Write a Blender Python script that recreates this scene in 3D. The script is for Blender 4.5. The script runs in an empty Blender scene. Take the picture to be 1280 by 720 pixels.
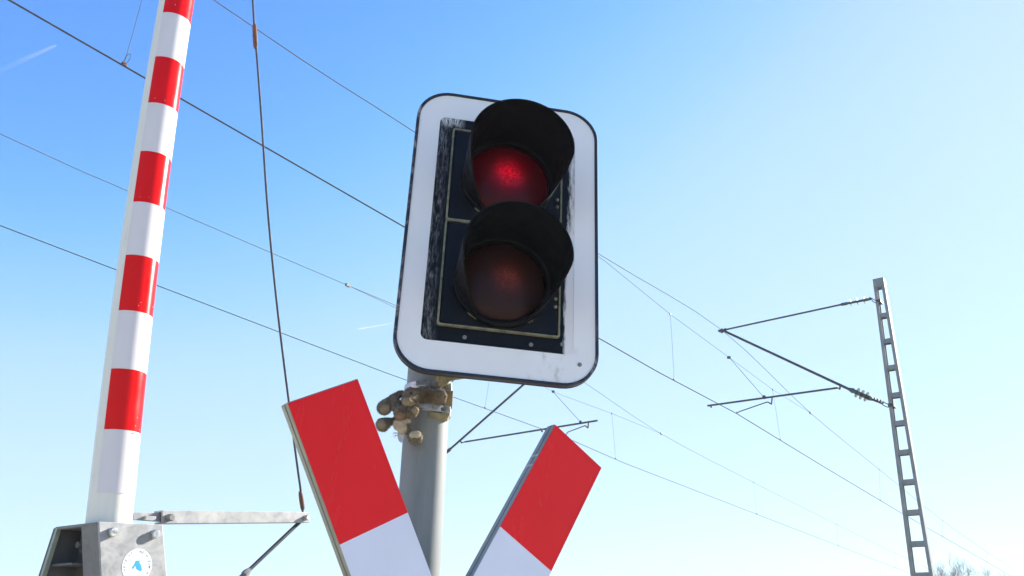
import bpy, bmesh, math, random
from mathutils import Vector as V, Matrix, noise
from math import sin, cos, pi, radians as rad

random.seed(7)
S = bpy.context.scene
COL = S.collection

# ------------------------------------------------------------------ camera
F = 1126.0                                   # focal length in pixels of a 1280 px wide frame
_u = V((70, -2649, F)).normalized()          # world up seen from the camera (x right, y down, z forward)
_f = V((0, 0, 1))
_y = (_f - _u * _u.dot(_f)).normalized()
_x = _y.cross(_u)
RW = Matrix((_x, _y, _u))                    # camera axes -> world axes
EYE = V((0, 0, 1.6))

def ray(x, y):
    return (RW @ V((x - 640, y - 360, F))).normalized()

def on_plane(x, y, p, n):
    d = ray(x, y)
    return EYE + d * ((p - EYE).dot(n) / d.dot(n))

cam_d = bpy.data.cameras.new('camera')
cam = bpy.data.objects.new('camera', cam_d)
COL.objects.link(cam)
cam_d.sensor_width = 36
cam_d.lens = 36 * F / 1280
cam_d.clip_start = 0.05
cam_d.clip_end = 20000
mw = Matrix((RW @ V((1, 0, 0)), RW @ V((0, -1, 0)), RW @ V((0, 0, -1)))).transposed().to_4x4()
mw.translation = EYE
cam.matrix_world = mw
S.camera = cam

# ------------------------------------------------------------------ materials
class NT:
    def __init__(s, name):
        s.m = bpy.data.materials.new(name)
        s.m.use_nodes = True
        s.t = s.m.node_tree
        s.b = s.t.nodes['Principled BSDF']
        s.out = s.t.nodes['Material Output']
    def n(s, typ, **kw):
        nd = s.t.nodes.new(typ)
        for k, v in kw.items():
            if hasattr(nd, k) and k not in nd.inputs:
                setattr(nd, k, v)
            else:
                nd.inputs[k].default_value = v
        return nd
    def l(s, a, b):
        s.t.links.new(a, b)
    def coord(s):
        if not hasattr(s, '_tc'):
            s._tc = s.n('ShaderNodeTexCoord')
        return s._tc.outputs['Object']
    def noise(s, scale, detail=4, rough=.6, stretch=None, dist=0):
        nz = s.n('ShaderNodeTexNoise', Scale=scale, Detail=detail, Roughness=rough, Distortion=dist)
        c = s.coord()
        if stretch:
            mp = s.n('ShaderNodeMapping')
            mp.inputs['Scale'].default_value = stretch
            s.l(c, mp.inputs['Vector']); c = mp.outputs[0]
        s.l(c, nz.inputs['Vector'])
        return nz.outputs['Fac']
    def ramp(s, fac, stops):
        r = s.n('ShaderNodeValToRGB')
        e = r.color_ramp.elements
        while len(e) < len(stops): e.new(.5)
        for i, (p, c) in enumerate(stops):
            e[i].position = p
            e[i].color = (*c, 1) if len(c) == 3 else c
        s.l(fac, r.inputs[0])
        return r.outputs[0]
    def mix(s, fac, a, b, mode='MIX'):
        m = s.n('ShaderNodeMix', data_type='RGBA', blend_type=mode)
        for sock, val in ((m.inputs[0], fac), (m.inputs[6], a), (m.inputs[7], b)):
            if isinstance(val, bpy.types.NodeSocket): s.l(val, sock)
            elif isinstance(val, (int, float)): sock.default_value = val
            else: sock.default_value = (*val, 1)
        return m.outputs[2]
    def math(s, op, a, b=0, clamp=False):
        m = s.n('ShaderNodeMath', operation=op)
        m.use_clamp = clamp
        for i, val in enumerate((a, b)):
            if isinstance(val, bpy.types.NodeSocket): s.l(val, m.inputs[i])
            else: m.inputs[i].default_value = val
        return m.outputs[0]
    def rng(s, v, a, b, c=0, d=1):
        m = s.n('ShaderNodeMapRange')
        m.interpolation_type = 'SMOOTHSTEP'
        s.l(v, m.inputs[0])
        for i, q in enumerate((a, b, c, d)): m.inputs[i + 1].default_value = q
        return m.outputs[0]
    def xyz(s):
        sp = s.n('ShaderNodeSeparateXYZ')
        s.l(s.coord(), sp.inputs[0])
        return sp.outputs
    def base(s, c):
        if isinstance(c, bpy.types.NodeSocket): s.l(c, s.b.inputs['Base Color'])
        else: s.b.inputs['Base Color'].default_value = (*c, 1)
    def rough(s, r):
        if isinstance(r, bpy.types.NodeSocket): s.l(r, s.b.inputs['Roughness'])
        else: s.b.inputs['Roughness'].default_value = r
    def bump(s, h, strength=.3, dist=.01):
        bp = s.n('ShaderNodeBump', Strength=strength, Distance=dist)
        s.l(h, bp.inputs['Height'])
        s.l(bp.outputs[0], s.b.inputs['Normal'])

def paint(name, c, rough=.45, var=.12, scale=9, metal=0, spec=.5, coat=0, bump=0, dirt=None, dirt_amt=.5, stretch=None):
    k = NT(name)
    lo = tuple(max(0, q * (1 - var)) for q in c); hi = tuple(min(1, q * (1 + var)) for q in c)
    nz = k.noise(scale, 5, .65, stretch)
    col = k.ramp(nz, [(.3, lo), (.7, hi)])
    if dirt:
        d = k.noise(scale * 2.7, 6, .7, stretch)
        col = k.mix(k.rng(d, .55, .75, 0, dirt_amt), col, dirt)
    k.base(col)
    k.rough(k.rng(k.noise(scale * 3, 3), .3, .7, rough * .85, min(1, rough * 1.15)))
    k.b.inputs['Metallic'].default_value = metal
    k.b.inputs['Specular IOR Level'].default_value = spec
    k.b.inputs['Coat Weight'].default_value = coat
    k.b.inputs['Coat Roughness'].default_value = .12
    if bump: k.bump(k.noise(scale * 8, 4), bump, .002)
    return k.m

def galvanised(name, base=.40, rough=.5, metal=.35, scale=22):
    k = NT(name)
    vo = k.n('ShaderNodeTexVoronoi', Scale=scale * 1.5, feature='F1')
    k.l(k.coord(), vo.inputs['Vector'])
    nz = k.noise(scale, 6, .7, dist=1.2)
    a = k.ramp(nz, [(.28, (base * .72, base * .74, base * .75)), (.5, (base, base, base)), (.72, (base * 1.22, base * 1.2, base * 1.17))])
    sep = k.n('ShaderNodeSeparateColor'); k.l(vo.outputs['Color'], sep.inputs[0])
    g = k.ramp(sep.outputs[0], [(0, (.86, .87, .88)), (1, (1.1, 1.1, 1.1))])
    k.base(k.mix(.7, a, g, 'MULTIPLY'))
    k.rough(k.rng(nz, .3, .7, rough - .1, rough + .12))
    k.b.inputs['Metallic'].default_value = metal
    k.bump(nz, .08, .002)
    return k.m

M = {}
M['white_foil'] = paint('white reflective foil', (.74, .69, .68), .38, .03, 6, spec=.3)
def sheet(name, c, dirt):
    k = NT(name)
    big = k.noise(3.2, 3, .5); st = k.noise(16, 6, .7, (1, 1, .25)); sp = k.noise(190, 2, .4)
    col = k.ramp(big, [(.3, tuple(q * .95 for q in c)), (.7, tuple(min(1, q * 1.05) for q in c))])
    col = k.mix(k.rng(st, .56, .78, 0, .16), col, dirt)
    col = k.mix(k.rng(sp, .73, .80, 0, .45), col, dirt)
    k.base(col); k.rough(k.rng(st, .3, .7, .16, .30)); k.b.inputs['Specular IOR Level'].default_value = .2
    k.bump(k.noise(4, 2, .4), .25, .01)
    return k.m
M['sign_white'] = sheet('white reflective sign sheet', (.73, .745, .84), (.45, .44, .42))
M['red_foil'] = paint('red reflective foil', (.78, .004, .005), .23, .06, 5, spec=.18)
M['sign_red'] = sheet('red reflective sign sheet', (.83, .008, .012), (.42, .05, .05))
M['cream'] = paint('cream boom paint', (.80, .775, .68), .5, .03, 5, dirt=(.5, .5, .44), dirt_amt=.35, stretch=(6, 6, .8))
M['sign_edge'] = paint('weathered olive aluminium edge', (.33, .345, .27), .45, .18, 14, metal=.3, dirt=(.12, .13, .1))
M['sign_edge_blue'] = paint('weathered grey aluminium edge', (.27, .32, .31), .45, .15, 14, metal=.3)
M['galv'] = galvanised('galvanised steel', .345, .5, .2)
M['galv_dark'] = galvanised('weathered galvanised steel', .2, .6, .25, 16)
M['shade_steel'] = galvanised('steel darkened for recess shade', .12, .65, .1, 16)  # darker copy of the galvanised steel, recess shade put into the colour
M['steel'] = galvanised('zinc plated bolt steel', .5, .35, .75, 60)
M['pole'] = None
M['black'] = paint('black plastic', (.014, .015, .018), .55, .2, 12)
M['hood'] = paint('matt black visor', (.003, .0033, .004), .55, .25, 10, spec=.12, dirt=(.006, .006, .006), dirt_amt=.4)
M['gasket'] = paint('aged olive seal', (.21, .205, .14), .75, .45, 30, spec=.2, dirt=(.03, .03, .024), dirt_amt=.9)
M['bracket'] = paint('mossy yellowed bracket', (.30, .25, .13), .7, .4, 30, dirt=(.07, .065, .03), dirt_amt=.8, bump=.3)
M['mast'] = paint('dull green grey mast paint', (.21, .225, .22), .6, .2, 6, dirt=(.20, .16, .13), dirt_amt=.5)
M['arm_tube'] = paint('dark weathered tube', (.06, .062, .065), .5, .2, 12, metal=.4)
M['wire'] = paint('dark oxidised wire', (.07, .075, .082), .9, .2, 12, spec=.05)
M['wire_light'] = paint('bronze rope', (.13, .14, .15), .9, .2, 12, spec=.05)
M['insulator'] = paint('green glazed insulator', (.03, .06, .05), .25, .3, 12, coat=.5)
M['rust'] = paint('rusty splice', (.15, .068, .04), .8, .35, 60, dirt=(.10, .045, .03), dirt_amt=.8, bump=.4)
M['cable'] = paint('grey steel rope', (.075, .082, .095), .7, .2, 30, spec=.2)
M['bark'] = paint('bare winter bark', (.11, .085, .08), .9, .3, 3)
M['bark_tan'] = paint('tan twigs', (.26, .19, .11), .9, .3, 3)
M['sticker_white'] = paint('white sticker', (.8, .8, .8), .35, .02, 4)
M['sticker_blue'] = paint('blue sticker ink', (.045, .36, .82), .35, .03, 20)
M['sticker_text'] = paint('grey blue sticker ink', (.08, .20, .27), .4, .05, 20)
M['red_ink'] = paint('red imprint', (.55, .05, .06), .5, .1, 30)
M['plush'] = None

# pole: grey, faintly streaked
k = NT('grey signal pole coating')
nz = k.noise(5, 5, .7, (3, 3, .5)); sp = k.noise(140, 3, .6)
c = k.ramp(nz, [(.3, (.19, .205, .21)), (.7, (.27, .28, .275))])
c = k.mix(k.rng(sp, .5, .8, 0, .35), c, (.2, .21, .21))
k.base(c); k.rough(.55); k.b.inputs['Specular IOR Level'].default_value = .3
k.bump(sp, .12, .001)
M['pole'] = k.m

# plush fur
k = NT('dirty brown plush')
a = k.noise(28, 5, .7); fz = k.noise(420, 3, .7)
c = k.ramp(a, [(.32, (.075, .052, .028)), (.5, (.17, .125, .072)), (.68, (.31, .25, .165))])
c = k.mix(k.rng(fz, .35, .7, 0, .6), c, (.07, .045, .025))
k.base(c); k.rough(.95)
k.b.inputs['Sheen Weight'].default_value = .4
k.b.inputs['Specular IOR Level'].default_value = .1
k.bump(fz, .9, .004)
M['plush'] = k.m
M['plush_pad'] = paint('dirty tan plush', (.30, .24, .155), .95, .3, 70, spec=.1, dirt=(.12, .085, .05), dirt_amt=.8, bump=.6)
M['plush_cream'] = paint('dirty cream plush', (.52, .43, .31), .95, .2, 60, spec=.1, dirt=(.24, .18, .11), dirt_amt=.8, bump=.6)
M['plush_pink'] = paint('dirty pinkish plush', (.27, .16, .10), .95, .25, 60, spec=.1, bump=.6)
M['cloth_white'] = paint('greyed white cloth', (.55, .54, .52), .9, .15, 40, spec=.1, bump=.4)

# signal board: white reflective border with stains
k = NT('white signal border sheet')
X, Y, Z = k.xyz()
n1 = k.noise(26, 6, .75, (1, 1, .6)); n2 = k.noise(7, 4, .6)
right = k.rng(X, .02, .14); low = k.rng(Z, -.33, -.40)
st = k.math('MULTIPLY', k.math('MULTIPLY', right, low), k.rng(n1, .50, .72, 0, .55))
c = k.ramp(n2, [(.3, (.86, .83, .80)), (.7, (.90, .87, .84))])
c = k.mix(st, c, (.28, .25, .2))
sp = k.noise(120, 2, .5)
c = k.mix(k.rng(sp, .74, .8, 0, .5), c, (.3, .28, .25))
k.base(c); k.rough(.4); k.b.inputs['Specular IOR Level'].default_value = .3
M['border'] = k.m

# black rim, scuffed to pale where worn
k = NT('black rim with worn paint')
n1 = k.noise(38, 8, .8, (1, 1, .5)); X, Y, Z = k.xyz()
side = k.math('MAXIMUM', k.rng(X, -.27, -.285), k.math('MULTIPLY', k.rng(X, .2, .28), k.rng(Z, -.2, -.42)))
w = k.math('MULTIPLY', k.rng(n1, .47, .66), side)
k.base(k.mix(w, (.012, .014, .022), (.38, .34, .32))); k.rough(.5)
M['rim'] = k.m

# dark panel with weathered whitish wear along both sides
k = NT('navy black panel with worn paint')
X, Y, Z = k.xyz()
n1 = k.noise(64, 9, .82, (1.5, 1, .28)); n2 = k.noise(9, 5, .7)
lft = k.math('MULTIPLY', k.rng(X, -.165, -.20), k.rng(n2, .3, .6, .08, .42))
lft = k.math('MULTIPLY', lft, k.rng(n1, .44, .70))
rgt_w = k.math('ADD', k.math('MULTIPLY', k.rng(X, .168, .212), k.rng(Z, .14, -.30, .66, 1.35)), 0)
rgt = k.rng(k.math('ADD', k.math('MULTIPLY', rgt_w, .80), n1), .80, 1.12)
rgt = k.math('MULTIPLY', rgt, k.rng(X, .165, .18))
top = k.math('MULTIPLY', k.math('MULTIPLY', k.rng(Z, .335, .36), k.rng(X, -.13, -.17)), k.rng(n1, .4, .6))
w = k.math('MAXIMUM', k.math('MAXIMUM', lft, rgt), top)
k.base(k.mix(w, (.006, .007, .010), (.80, .77, .75))); k.rough(k.rng(w, 0, 1, .45, .7)); k.b.inputs['Specular IOR Level'].default_value = .12
M['panel'] = k.m

k = NT('dark navy lamp door')
n1 = k.noise(18, 6, .75); n2 = k.noise(120, 4, .7)
X, Y, Z = k.xyz()
c = k.ramp(n1, [(.3, (.005, .006, .010)), (.75, (.009, .011, .016))])
c = k.mix(k.rng(n2, .62, .8, 0, .35), c, (.08, .075, .06))
k.base(c); k.rough(.45); k.b.inputs['Specular IOR Level'].default_value = .14
M['door'] = k.m

def lens_mat(name, glass, sky_glow, power, hx, hz):
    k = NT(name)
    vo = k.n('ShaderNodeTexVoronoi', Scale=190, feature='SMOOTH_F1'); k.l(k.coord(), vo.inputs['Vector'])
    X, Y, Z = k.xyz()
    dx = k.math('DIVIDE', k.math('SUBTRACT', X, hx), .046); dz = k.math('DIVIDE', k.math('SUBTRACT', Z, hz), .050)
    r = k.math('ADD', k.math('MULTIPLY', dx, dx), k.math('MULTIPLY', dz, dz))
    g = k.math('POWER', 2.718, k.math('MULTIPLY', r, -1.5))  # emissive centre stands in for sky light returned by the reflector
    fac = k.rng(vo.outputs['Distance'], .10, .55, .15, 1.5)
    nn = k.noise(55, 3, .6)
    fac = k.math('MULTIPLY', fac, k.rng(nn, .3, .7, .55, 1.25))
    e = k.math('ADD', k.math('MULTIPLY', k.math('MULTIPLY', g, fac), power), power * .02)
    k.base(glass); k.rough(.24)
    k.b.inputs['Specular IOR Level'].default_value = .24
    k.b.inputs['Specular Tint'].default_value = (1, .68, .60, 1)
    k.b.inputs['Emission Color'].default_value = (*sky_glow, 1)
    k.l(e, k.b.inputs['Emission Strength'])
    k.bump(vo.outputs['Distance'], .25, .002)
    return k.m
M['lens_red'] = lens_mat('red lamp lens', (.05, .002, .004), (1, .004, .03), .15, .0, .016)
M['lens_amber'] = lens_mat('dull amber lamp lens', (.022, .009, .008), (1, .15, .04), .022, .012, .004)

# ------------------------------------------------------------------ mesh builder
class MB:
    def __init__(s):
        s.v = []; s.f = []; s.mi = []; s.sm = []
    def face(s, idx, mi=0, sm=False):
        s.f.append(idx); s.mi.append(mi); s.sm.append(sm)
    def box(s, c, size, rot=None, mi=0):
        c = V(c); b = len(s.v)
        for dx in (-.5, .5):
            for dy in (-.5, .5):
                for dz in (-.5, .5):
                    q = V((dx * size[0], dy * size[1], dz * size[2]))
                    if rot: q = rot @ q
                    s.v.append(c + q)
        for q in ((0, 1, 3, 2), (4, 6, 7, 5), (0, 4, 5, 1), (2, 3, 7, 6), (0, 2, 6, 4), (1, 5, 7, 3)):
            s.face([b + i for i in q], mi)
        return s
    def tube(s, pts, r, n=8, mi=0, cap=True):
        pts = [V(p) for p in pts]
        rs = r if isinstance(r, (list, tuple)) else [r] * len(pts)
        b = len(s.v); ref = None
        for i, p in enumerate(pts):
            t = (pts[min(i + 1, len(pts) - 1)] - pts[max(i - 1, 0)]).normalized()
            if ref is None:
                ref = V((0, 0, 1)) if abs(t.z) < .9 else V((1, 0, 0))
            a = t.cross(ref).normalized(); ref = a.cross(t).normalized()
            for j in range(n):
                w = 2 * pi * j / n
                s.v.append(p + (a * cos(w) + ref * sin(w)) * rs[i])
        for i in range(len(pts) - 1):
            for j in range(n):
                k2 = (j + 1) % n
                s.face([b + i * n + j, b + i * n + k2, b + (i + 1) * n + k2, b + (i + 1) * n + j], mi, True)
        if cap:
            s.face([b + j for j in range(n)][::-1], mi)
            s.face([b + (len(pts) - 1) * n + j for j in range(n)], mi)
        return s
    def prism(s, poly, o, ax, ay, d, mi=0, side=None):
        """polygon (list of 2D) in plane o + ax*x + ay*y, extruded along d"""
        o, ax, ay, d = V(o), V(ax), V(ay), V(d)
        b = len(s.v); n = len(poly)
        for z in (V((0, 0, 0)), d):
            for (x, y) in poly: s.v.append(o + ax * x + ay * y + z)
        s.face([b + i for i in range(n)], mi); s.face([b + n + i for i in range(n)][::-1], mi)
        for i in range(n):
            k2 = (i + 1) % n
            s.face([b + i, b + n + i, b + n + k2, b + k2], mi if side is None else side)
        return s
    def ring(s, outer, inner, o, ax, ay, d, mi=0, side=None):
        """flat frame between two polygons with equal vertex count, extruded along d"""
        o, ax, ay, d = V(o), V(ax), V(ay), V(d)
        b = len(s.v); n = len(outer); side = mi if side is None else side
        for z in (V((0, 0, 0)), d):
            for P in (outer, inner):
                for (x, y) in P: s.v.append(o + ax * x + ay * y + z)
        for i in range(n):
            k2 = (i + 1) % n
            s.face([b + i, b + k2, b + n + k2, b + n + i], mi)
            s.face([b + 2 * n + i, b + 3 * n + i, b + 3 * n + k2, b + 2 * n + k2], mi)
            s.face([b + i, b + 2 * n + i, b + 2 * n + k2, b + k2], side)
            s.face([b + n + i, b + n + k2, b + 3 * n + k2, b + 3 * n + i], side)
        return s
    def lathe(s, prof, o, axis, n=24, mi=0):
        """profile of (radius, along) about an axis"""
        o = V(o); axis = V(axis).normalized()
        a = axis.orthogonal().normalized(); c = axis.cross(a)
        b = len(s.v); m = len(prof)
        for (r, h) in prof:
            for j in range(n):
                w = 2 * pi * j / n
                s.v.append(o + axis * h + (a * cos(w) + c * sin(w)) * max(r, 1e-5))
        for i in range(m - 1):
            for j in range(n):
                k2 = (j + 1) % n
                s.face([b + i * n + j, b + i * n + k2, b + (i + 1) * n + k2, b + (i + 1) * n + j], mi, True)
        return s
    def ball(s, c, r, mi=0, seg=12, rings=8, rot=None):
        c = V(c); r = V(r) if not isinstance(r, (int, float)) else V((r, r, r)); b = len(s.v)
        for i in range(rings + 1):
            th = pi * i / rings
            for j in range(seg):
                w = 2 * pi * j / seg
                q = V((sin(th) * cos(w) * r.x, sin(th) * sin(w) * r.y, cos(th) * r.z))
                if rot: q = rot @ q
                s.v.append(c + q)
        for i in range(rings):
            for j in range(seg):
                k2 = (j + 1) % seg
                s.face([b + i * seg + j, b + (i + 1) * seg + j, b + (i + 1) * seg + k2, b + i * seg + k2], mi, True)
        return s
    def mesh(s, name, mats):
        me = bpy.data.meshes.new(name)
        me.from_pydata([tuple(v) for v in s.v], [], s.f)
        for m in (mats if isinstance(mats, (list, tuple)) else [mats]): me.materials.append(m)
        me.polygons.foreach_set('material_index', s.mi)
        me.polygons.foreach_set('use_smooth', s.sm)
        bm = bmesh.new(); bm.from_mesh(me)
        bmesh.ops.remove_doubles(bm, verts=bm.verts, dist=1e-6)
        bmesh.ops.recalc_face_normals(bm, faces=bm.faces)
        bm.to_mesh(me); bm.free()
        if any(s.sm): me.set_sharp_from_angle(angle=rad(38))
        return me
    def build(s, name, mats, parent=None, bevel=0, seg=2, at=None):
        me = s.mesh(name, mats)
        o = bpy.data.objects.new(name, me); COL.objects.link(o)
        if parent: o.parent = parent
        if at is not None: o.location = at
        if bevel:
            bv = o.modifiers.new('bevel', 'BEVEL'); bv.width = bevel; bv.segments = seg; bv.limit_method = 'ANGLE'
            bv.angle_limit = rad(35)
        return o

def tag(o, label=None, cat=None, group=None, kind=None):
    if label: o['label'] = label
    if cat: o['category'] = cat
    if group: o['group'] = group
    if kind: o['kind'] = kind
    return o

def empty(name, label, cat, loc=(0, 0, 0), basis=None, group=None):
    o = bpy.data.objects.new(name, None); COL.objects.link(o)
    o.empty_display_size = .1
    m = basis.to_4x4() if basis else Matrix.Identity(4)
    m.translation = V(loc)
    o.matrix_world = m
    return tag(o, label, cat, group)

def rrect(hw, hh, r, n=8):
    """rounded rectangle, counter-clockwise from the right side"""
    P = []
    for cx, cy, a0 in ((hw - r, hh - r, 0), (-hw + r, hh - r, 90), (-hw + r, -hh + r, 180), (hw - r, -hh + r, 270)):
        for i in range(n + 1):
            a = rad(a0 + 90 * i / n)
            P.append((cx + r * cos(a), cy + r * sin(a)))
    return P

def face_basis(yaw, tilt, roll):
    return Matrix.Rotation(rad(yaw), 3, 'Z') @ Matrix.Rotation(rad(tilt), 3, 'X') @ Matrix.Rotation(rad(roll), 3, 'Y')

UX, UY, UZ = V((1, 0, 0)), V((0, 1, 0)), V((0, 0, 1))

# ------------------------------------------------------------------ ground
gk = NT('dry grass, gravel and asphalt')
X, Y, Z = gk.xyz()
a = gk.noise(.35, 8, .65); b2 = gk.noise(25, 4, .7)
g = gk.ramp(a, [(.35, (.34, .29, .19)), (.5, (.44, .38, .28)), (.65, (.54, .46, .36))])
g = gk.mix(gk.rng(b2, .3, .7, 0, .5), g, (.34, .29, .23))
gk.base(g); gk.rough(.95)
gk.bump(b2, .5, .03)
g = MB(); R_ = 3000
g.v = [V((-R_, -R_, 0)), V((R_, -R_, 0)), V((R_, R_, 0)), V((-R_, R_, 0))]; g.face([0, 1, 2, 3])
tag(g.build('ground', gk.m), kind='structure')

az_rail = rad(35.81)
RD = V((sin(az_rail), cos(az_rail), 0))          # along the track
LD = V((-RD.y, RD.x, 0))                         # to the left of it
SUP = 13.59                                      # both masts stand at this distance along the track
stA, stB = 5.327, 8.80                              # the short slack wires where the arms hold them
MA, MB_ = 5.275, 8.519                             # the two messenger wires
LA, LB = 5.385, 8.74                             # the two contact wires
def trk(s, l, z): return RD * s + LD * l + UZ * z

am = paint('grey asphalt', (.06, .06, .062), .85, .2, 3, bump=.4)
r_ = MB(); rdw = LD                                # road crossing the tracks
p0 = V((-1.6, 1.0, .004))
pts = [p0 + RD * q + LD * w for q, w in ((-3, -25), (3, -25), (3, 30), (-3, 30))]
bm_ = paint('track ballast', (.20, .175, .15), .95, .45, 9, bump=.9, dirt=(.08, .07, .06), dirt_amt=.8)
for i, lc in enumerate((LA, LB)):
    q = MB(); q.prism([(-1.55, 0), (-1.2, .18), (1.2, .18), (1.55, 0)], trk(2, lc, .004), LD, UZ, RD * 130)
    tag(q.build('track_bed', bm_), kind='structure')
q = MB(); q.v = [p + UZ * .001 for p in [V((-1.6, 1.0, .004)) + RD * a + LD * w for a, w in ((-9, -25), (-4, -25), (-4, 3), (-9, 3))]]
q.face([0, 1, 2, 3]); tag(q.build('road', am), kind='structure')

# ------------------------------------------------------------------ signal pole
PD = ray(528.2, 600)
PT = 2.60 / PD.y
PBASE = V((EYE.x + PD.x * PT, EYE.y + PD.y * PT, 0))
def pole_at(x, y, off=0):
    """point on the vertical plane through the pole axis, facing the eye, moved towards the eye by off"""
    n = V((PBASE.x, PBASE.y, 0)).normalized()
    return on_plane(x, y, PBASE - n * off, n)
pole_r = 57.0 / 2 / F * (PD * PT).dot(RW @ V((0, 0, 1)))
pole = empty('signal_pole', 'thick grey round post carrying the black traffic light', 'pole', PBASE)
m = MB(); m.tube([(0, 0, 0), (0, 0, 2.0), (0, 0, 3.2)], [pole_r, pole_r, pole_r * .97], 48)
m.build('shaft', M['pole'], pole)
m = MB(); m.lathe([(pole_r * .99, 3.2), (pole_r * 1.03, 3.2), (pole_r * 1.03, 3.225), (0, 3.235)], (0, 0, 0), UZ, 32); m.build('cap', M['black'], pole)
def zpole(y): return pole_at(540, y).z
zc = [zpole(489), zpole(516.5)]
# view-right and view-towards axes at the pole
PN = -V((PBASE.x, PBASE.y, 0)).normalized(); PRt = V((-PN.y, PN.x, 0)) ; 
if PRt.x < 0: PRt = -PRt
for zz in zc:
    m = MB(); h = .011
    m.lathe([(pole_r + .0005, -h), (pole_r + .006, -h), (pole_r + .006, h), (pole_r + .0005, h)], (0, 0, zz), UZ, 40)
    # strap lugs and screw at the right-hand side
    m.box(PRt * (pole_r * .80) + PN * (pole_r * .72) + UZ * zz, (.030, .012, .024), Matrix((PRt, PN, UZ)).transposed())
    m.box(PRt * (-pole_r * .30) + PN * (pole_r * 1.02) + UZ * (zz + .004), (.036, .010, .014), Matrix((PRt, PN, UZ)).transposed())
    cb = m.build('clamp_band', M['steel'], pole, .0012)
    s_ = MB(); s_.lathe([(0, .0), (.006, 0), (.006, .009), (0, .009)], PRt * (pole_r * .80) + PN * (pole_r * .72 + .006) + UZ * zz, PN, 6)
    s_.build('bolt', M['galv_dark'], cb)
m = MB()
bt = Matrix((PRt, PN, UZ)).transposed()
m.box(PRt * (pole_r * .86) + PN * (pole_r * .55) + UZ * ((zc[0] + zc[1]) / 2), (.034, .030, (zc[0] - zc[1]) - .02), bt)
m.prism([(-.036, -.028), (.020, -.028), (.026, -.016), (.026, -.012), (-.034, -.012)], PRt * (pole_r * .62) + PN * (pole_r * .50) + UZ * (zc[1] - .004), PRt, UZ, PN * .036)
m.build('clamp_block', M['bracket'], pole, .002)
# gusset rising to the light
m = MB()
gz = zc[0]
o = PN * (pole_r * 1.0)
gp = [(pole_r * q, z) for q, z in ((.42, -.006), (.60, -.006), (.84, .004), (.92, .012), (1.25, .019), (2.05, .029), (2.6, .045), (2.6, .25), (.42, .25))]
m.prism(gp, o + UZ * gz, PRt, UZ, PN * .008)
m.box(PRt * (pole_r * .36) + PN * (pole_r * 1.0 + .006) + UZ * (gz + .14), (.007, .020, .24), bt)
m.build('gusset', M['bracket'], pole, .0015)

# ------------------------------------------------------------------ level crossing light
K = .885
SB = face_basis(9.857, -4.02, 1.55)
SC = EYE + ray(629.3, 287.0) * 3 * K
sig = empty('level_crossing_light', 'black two lamp traffic light on a white bordered backboard, top of the grey post', 'traffic light', SC, SB)
HW, HH = .3242 * K, .533 * K
FY = -UY   # forward in local space
outer = rrect(HW, HH, .118 * K, 10)
rim_i = rrect(HW - .0105 * K, HH - .0105 * K, .108 * K, 10)
inn = rrect(.2420 * K, .4255 * K, .022 * K, 10)
m = MB(); m.prism(outer, (0, .014, 0), UX, UZ, UY * .004); m.build('backboard', M['black'], sig)
m = MB(); m.ring(outer, rim_i, (0, .0135, 0), UX, UZ, FY * .0175); m.build('rim', M['rim'], sig, .002)
m = MB(); m.ring(rrect(HW - .0108 * K, HH - .0108 * K, .1075 * K, 10), inn, (0, .0135, 0), UX, UZ, FY * .0135); m.build('border', M['border'], sig)
m = MB(); m.prism(rrect(.2418 * K, .4253 * K, .0215 * K, 10), (0, .0135, 0), UX, UZ, FY * .0125); m.build('panel', M['panel'], sig)
m = MB(); m.prism(rrect(.20 * K, .40 * K, .03, 6), (0, .0185, 0), UX, UZ, UY * .10); m.build('housing', M['black'], sig, .004)
for i, (sx, sz) in enumerate(((-.105, -.405), (.105, -.405), (-.115, .405), (.215, .30), (.262, -.455), (.205, -.392))):
    s_ = MB(); yy = .0008 if i == 4 else .0005
    s_.lathe([(.0068 * K, 0), (.0068 * K, .003), (.0045 * K, .0045), (.002, .0038), (0, .0038)], (sx * K, yy, sz * K), FY, 14)
    s_.build('screw', M['galv_dark'], sig)
GX, GT, GM, GB = .1945 * K, .3755 * K, .0064 * K, -.3745 * K
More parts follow.
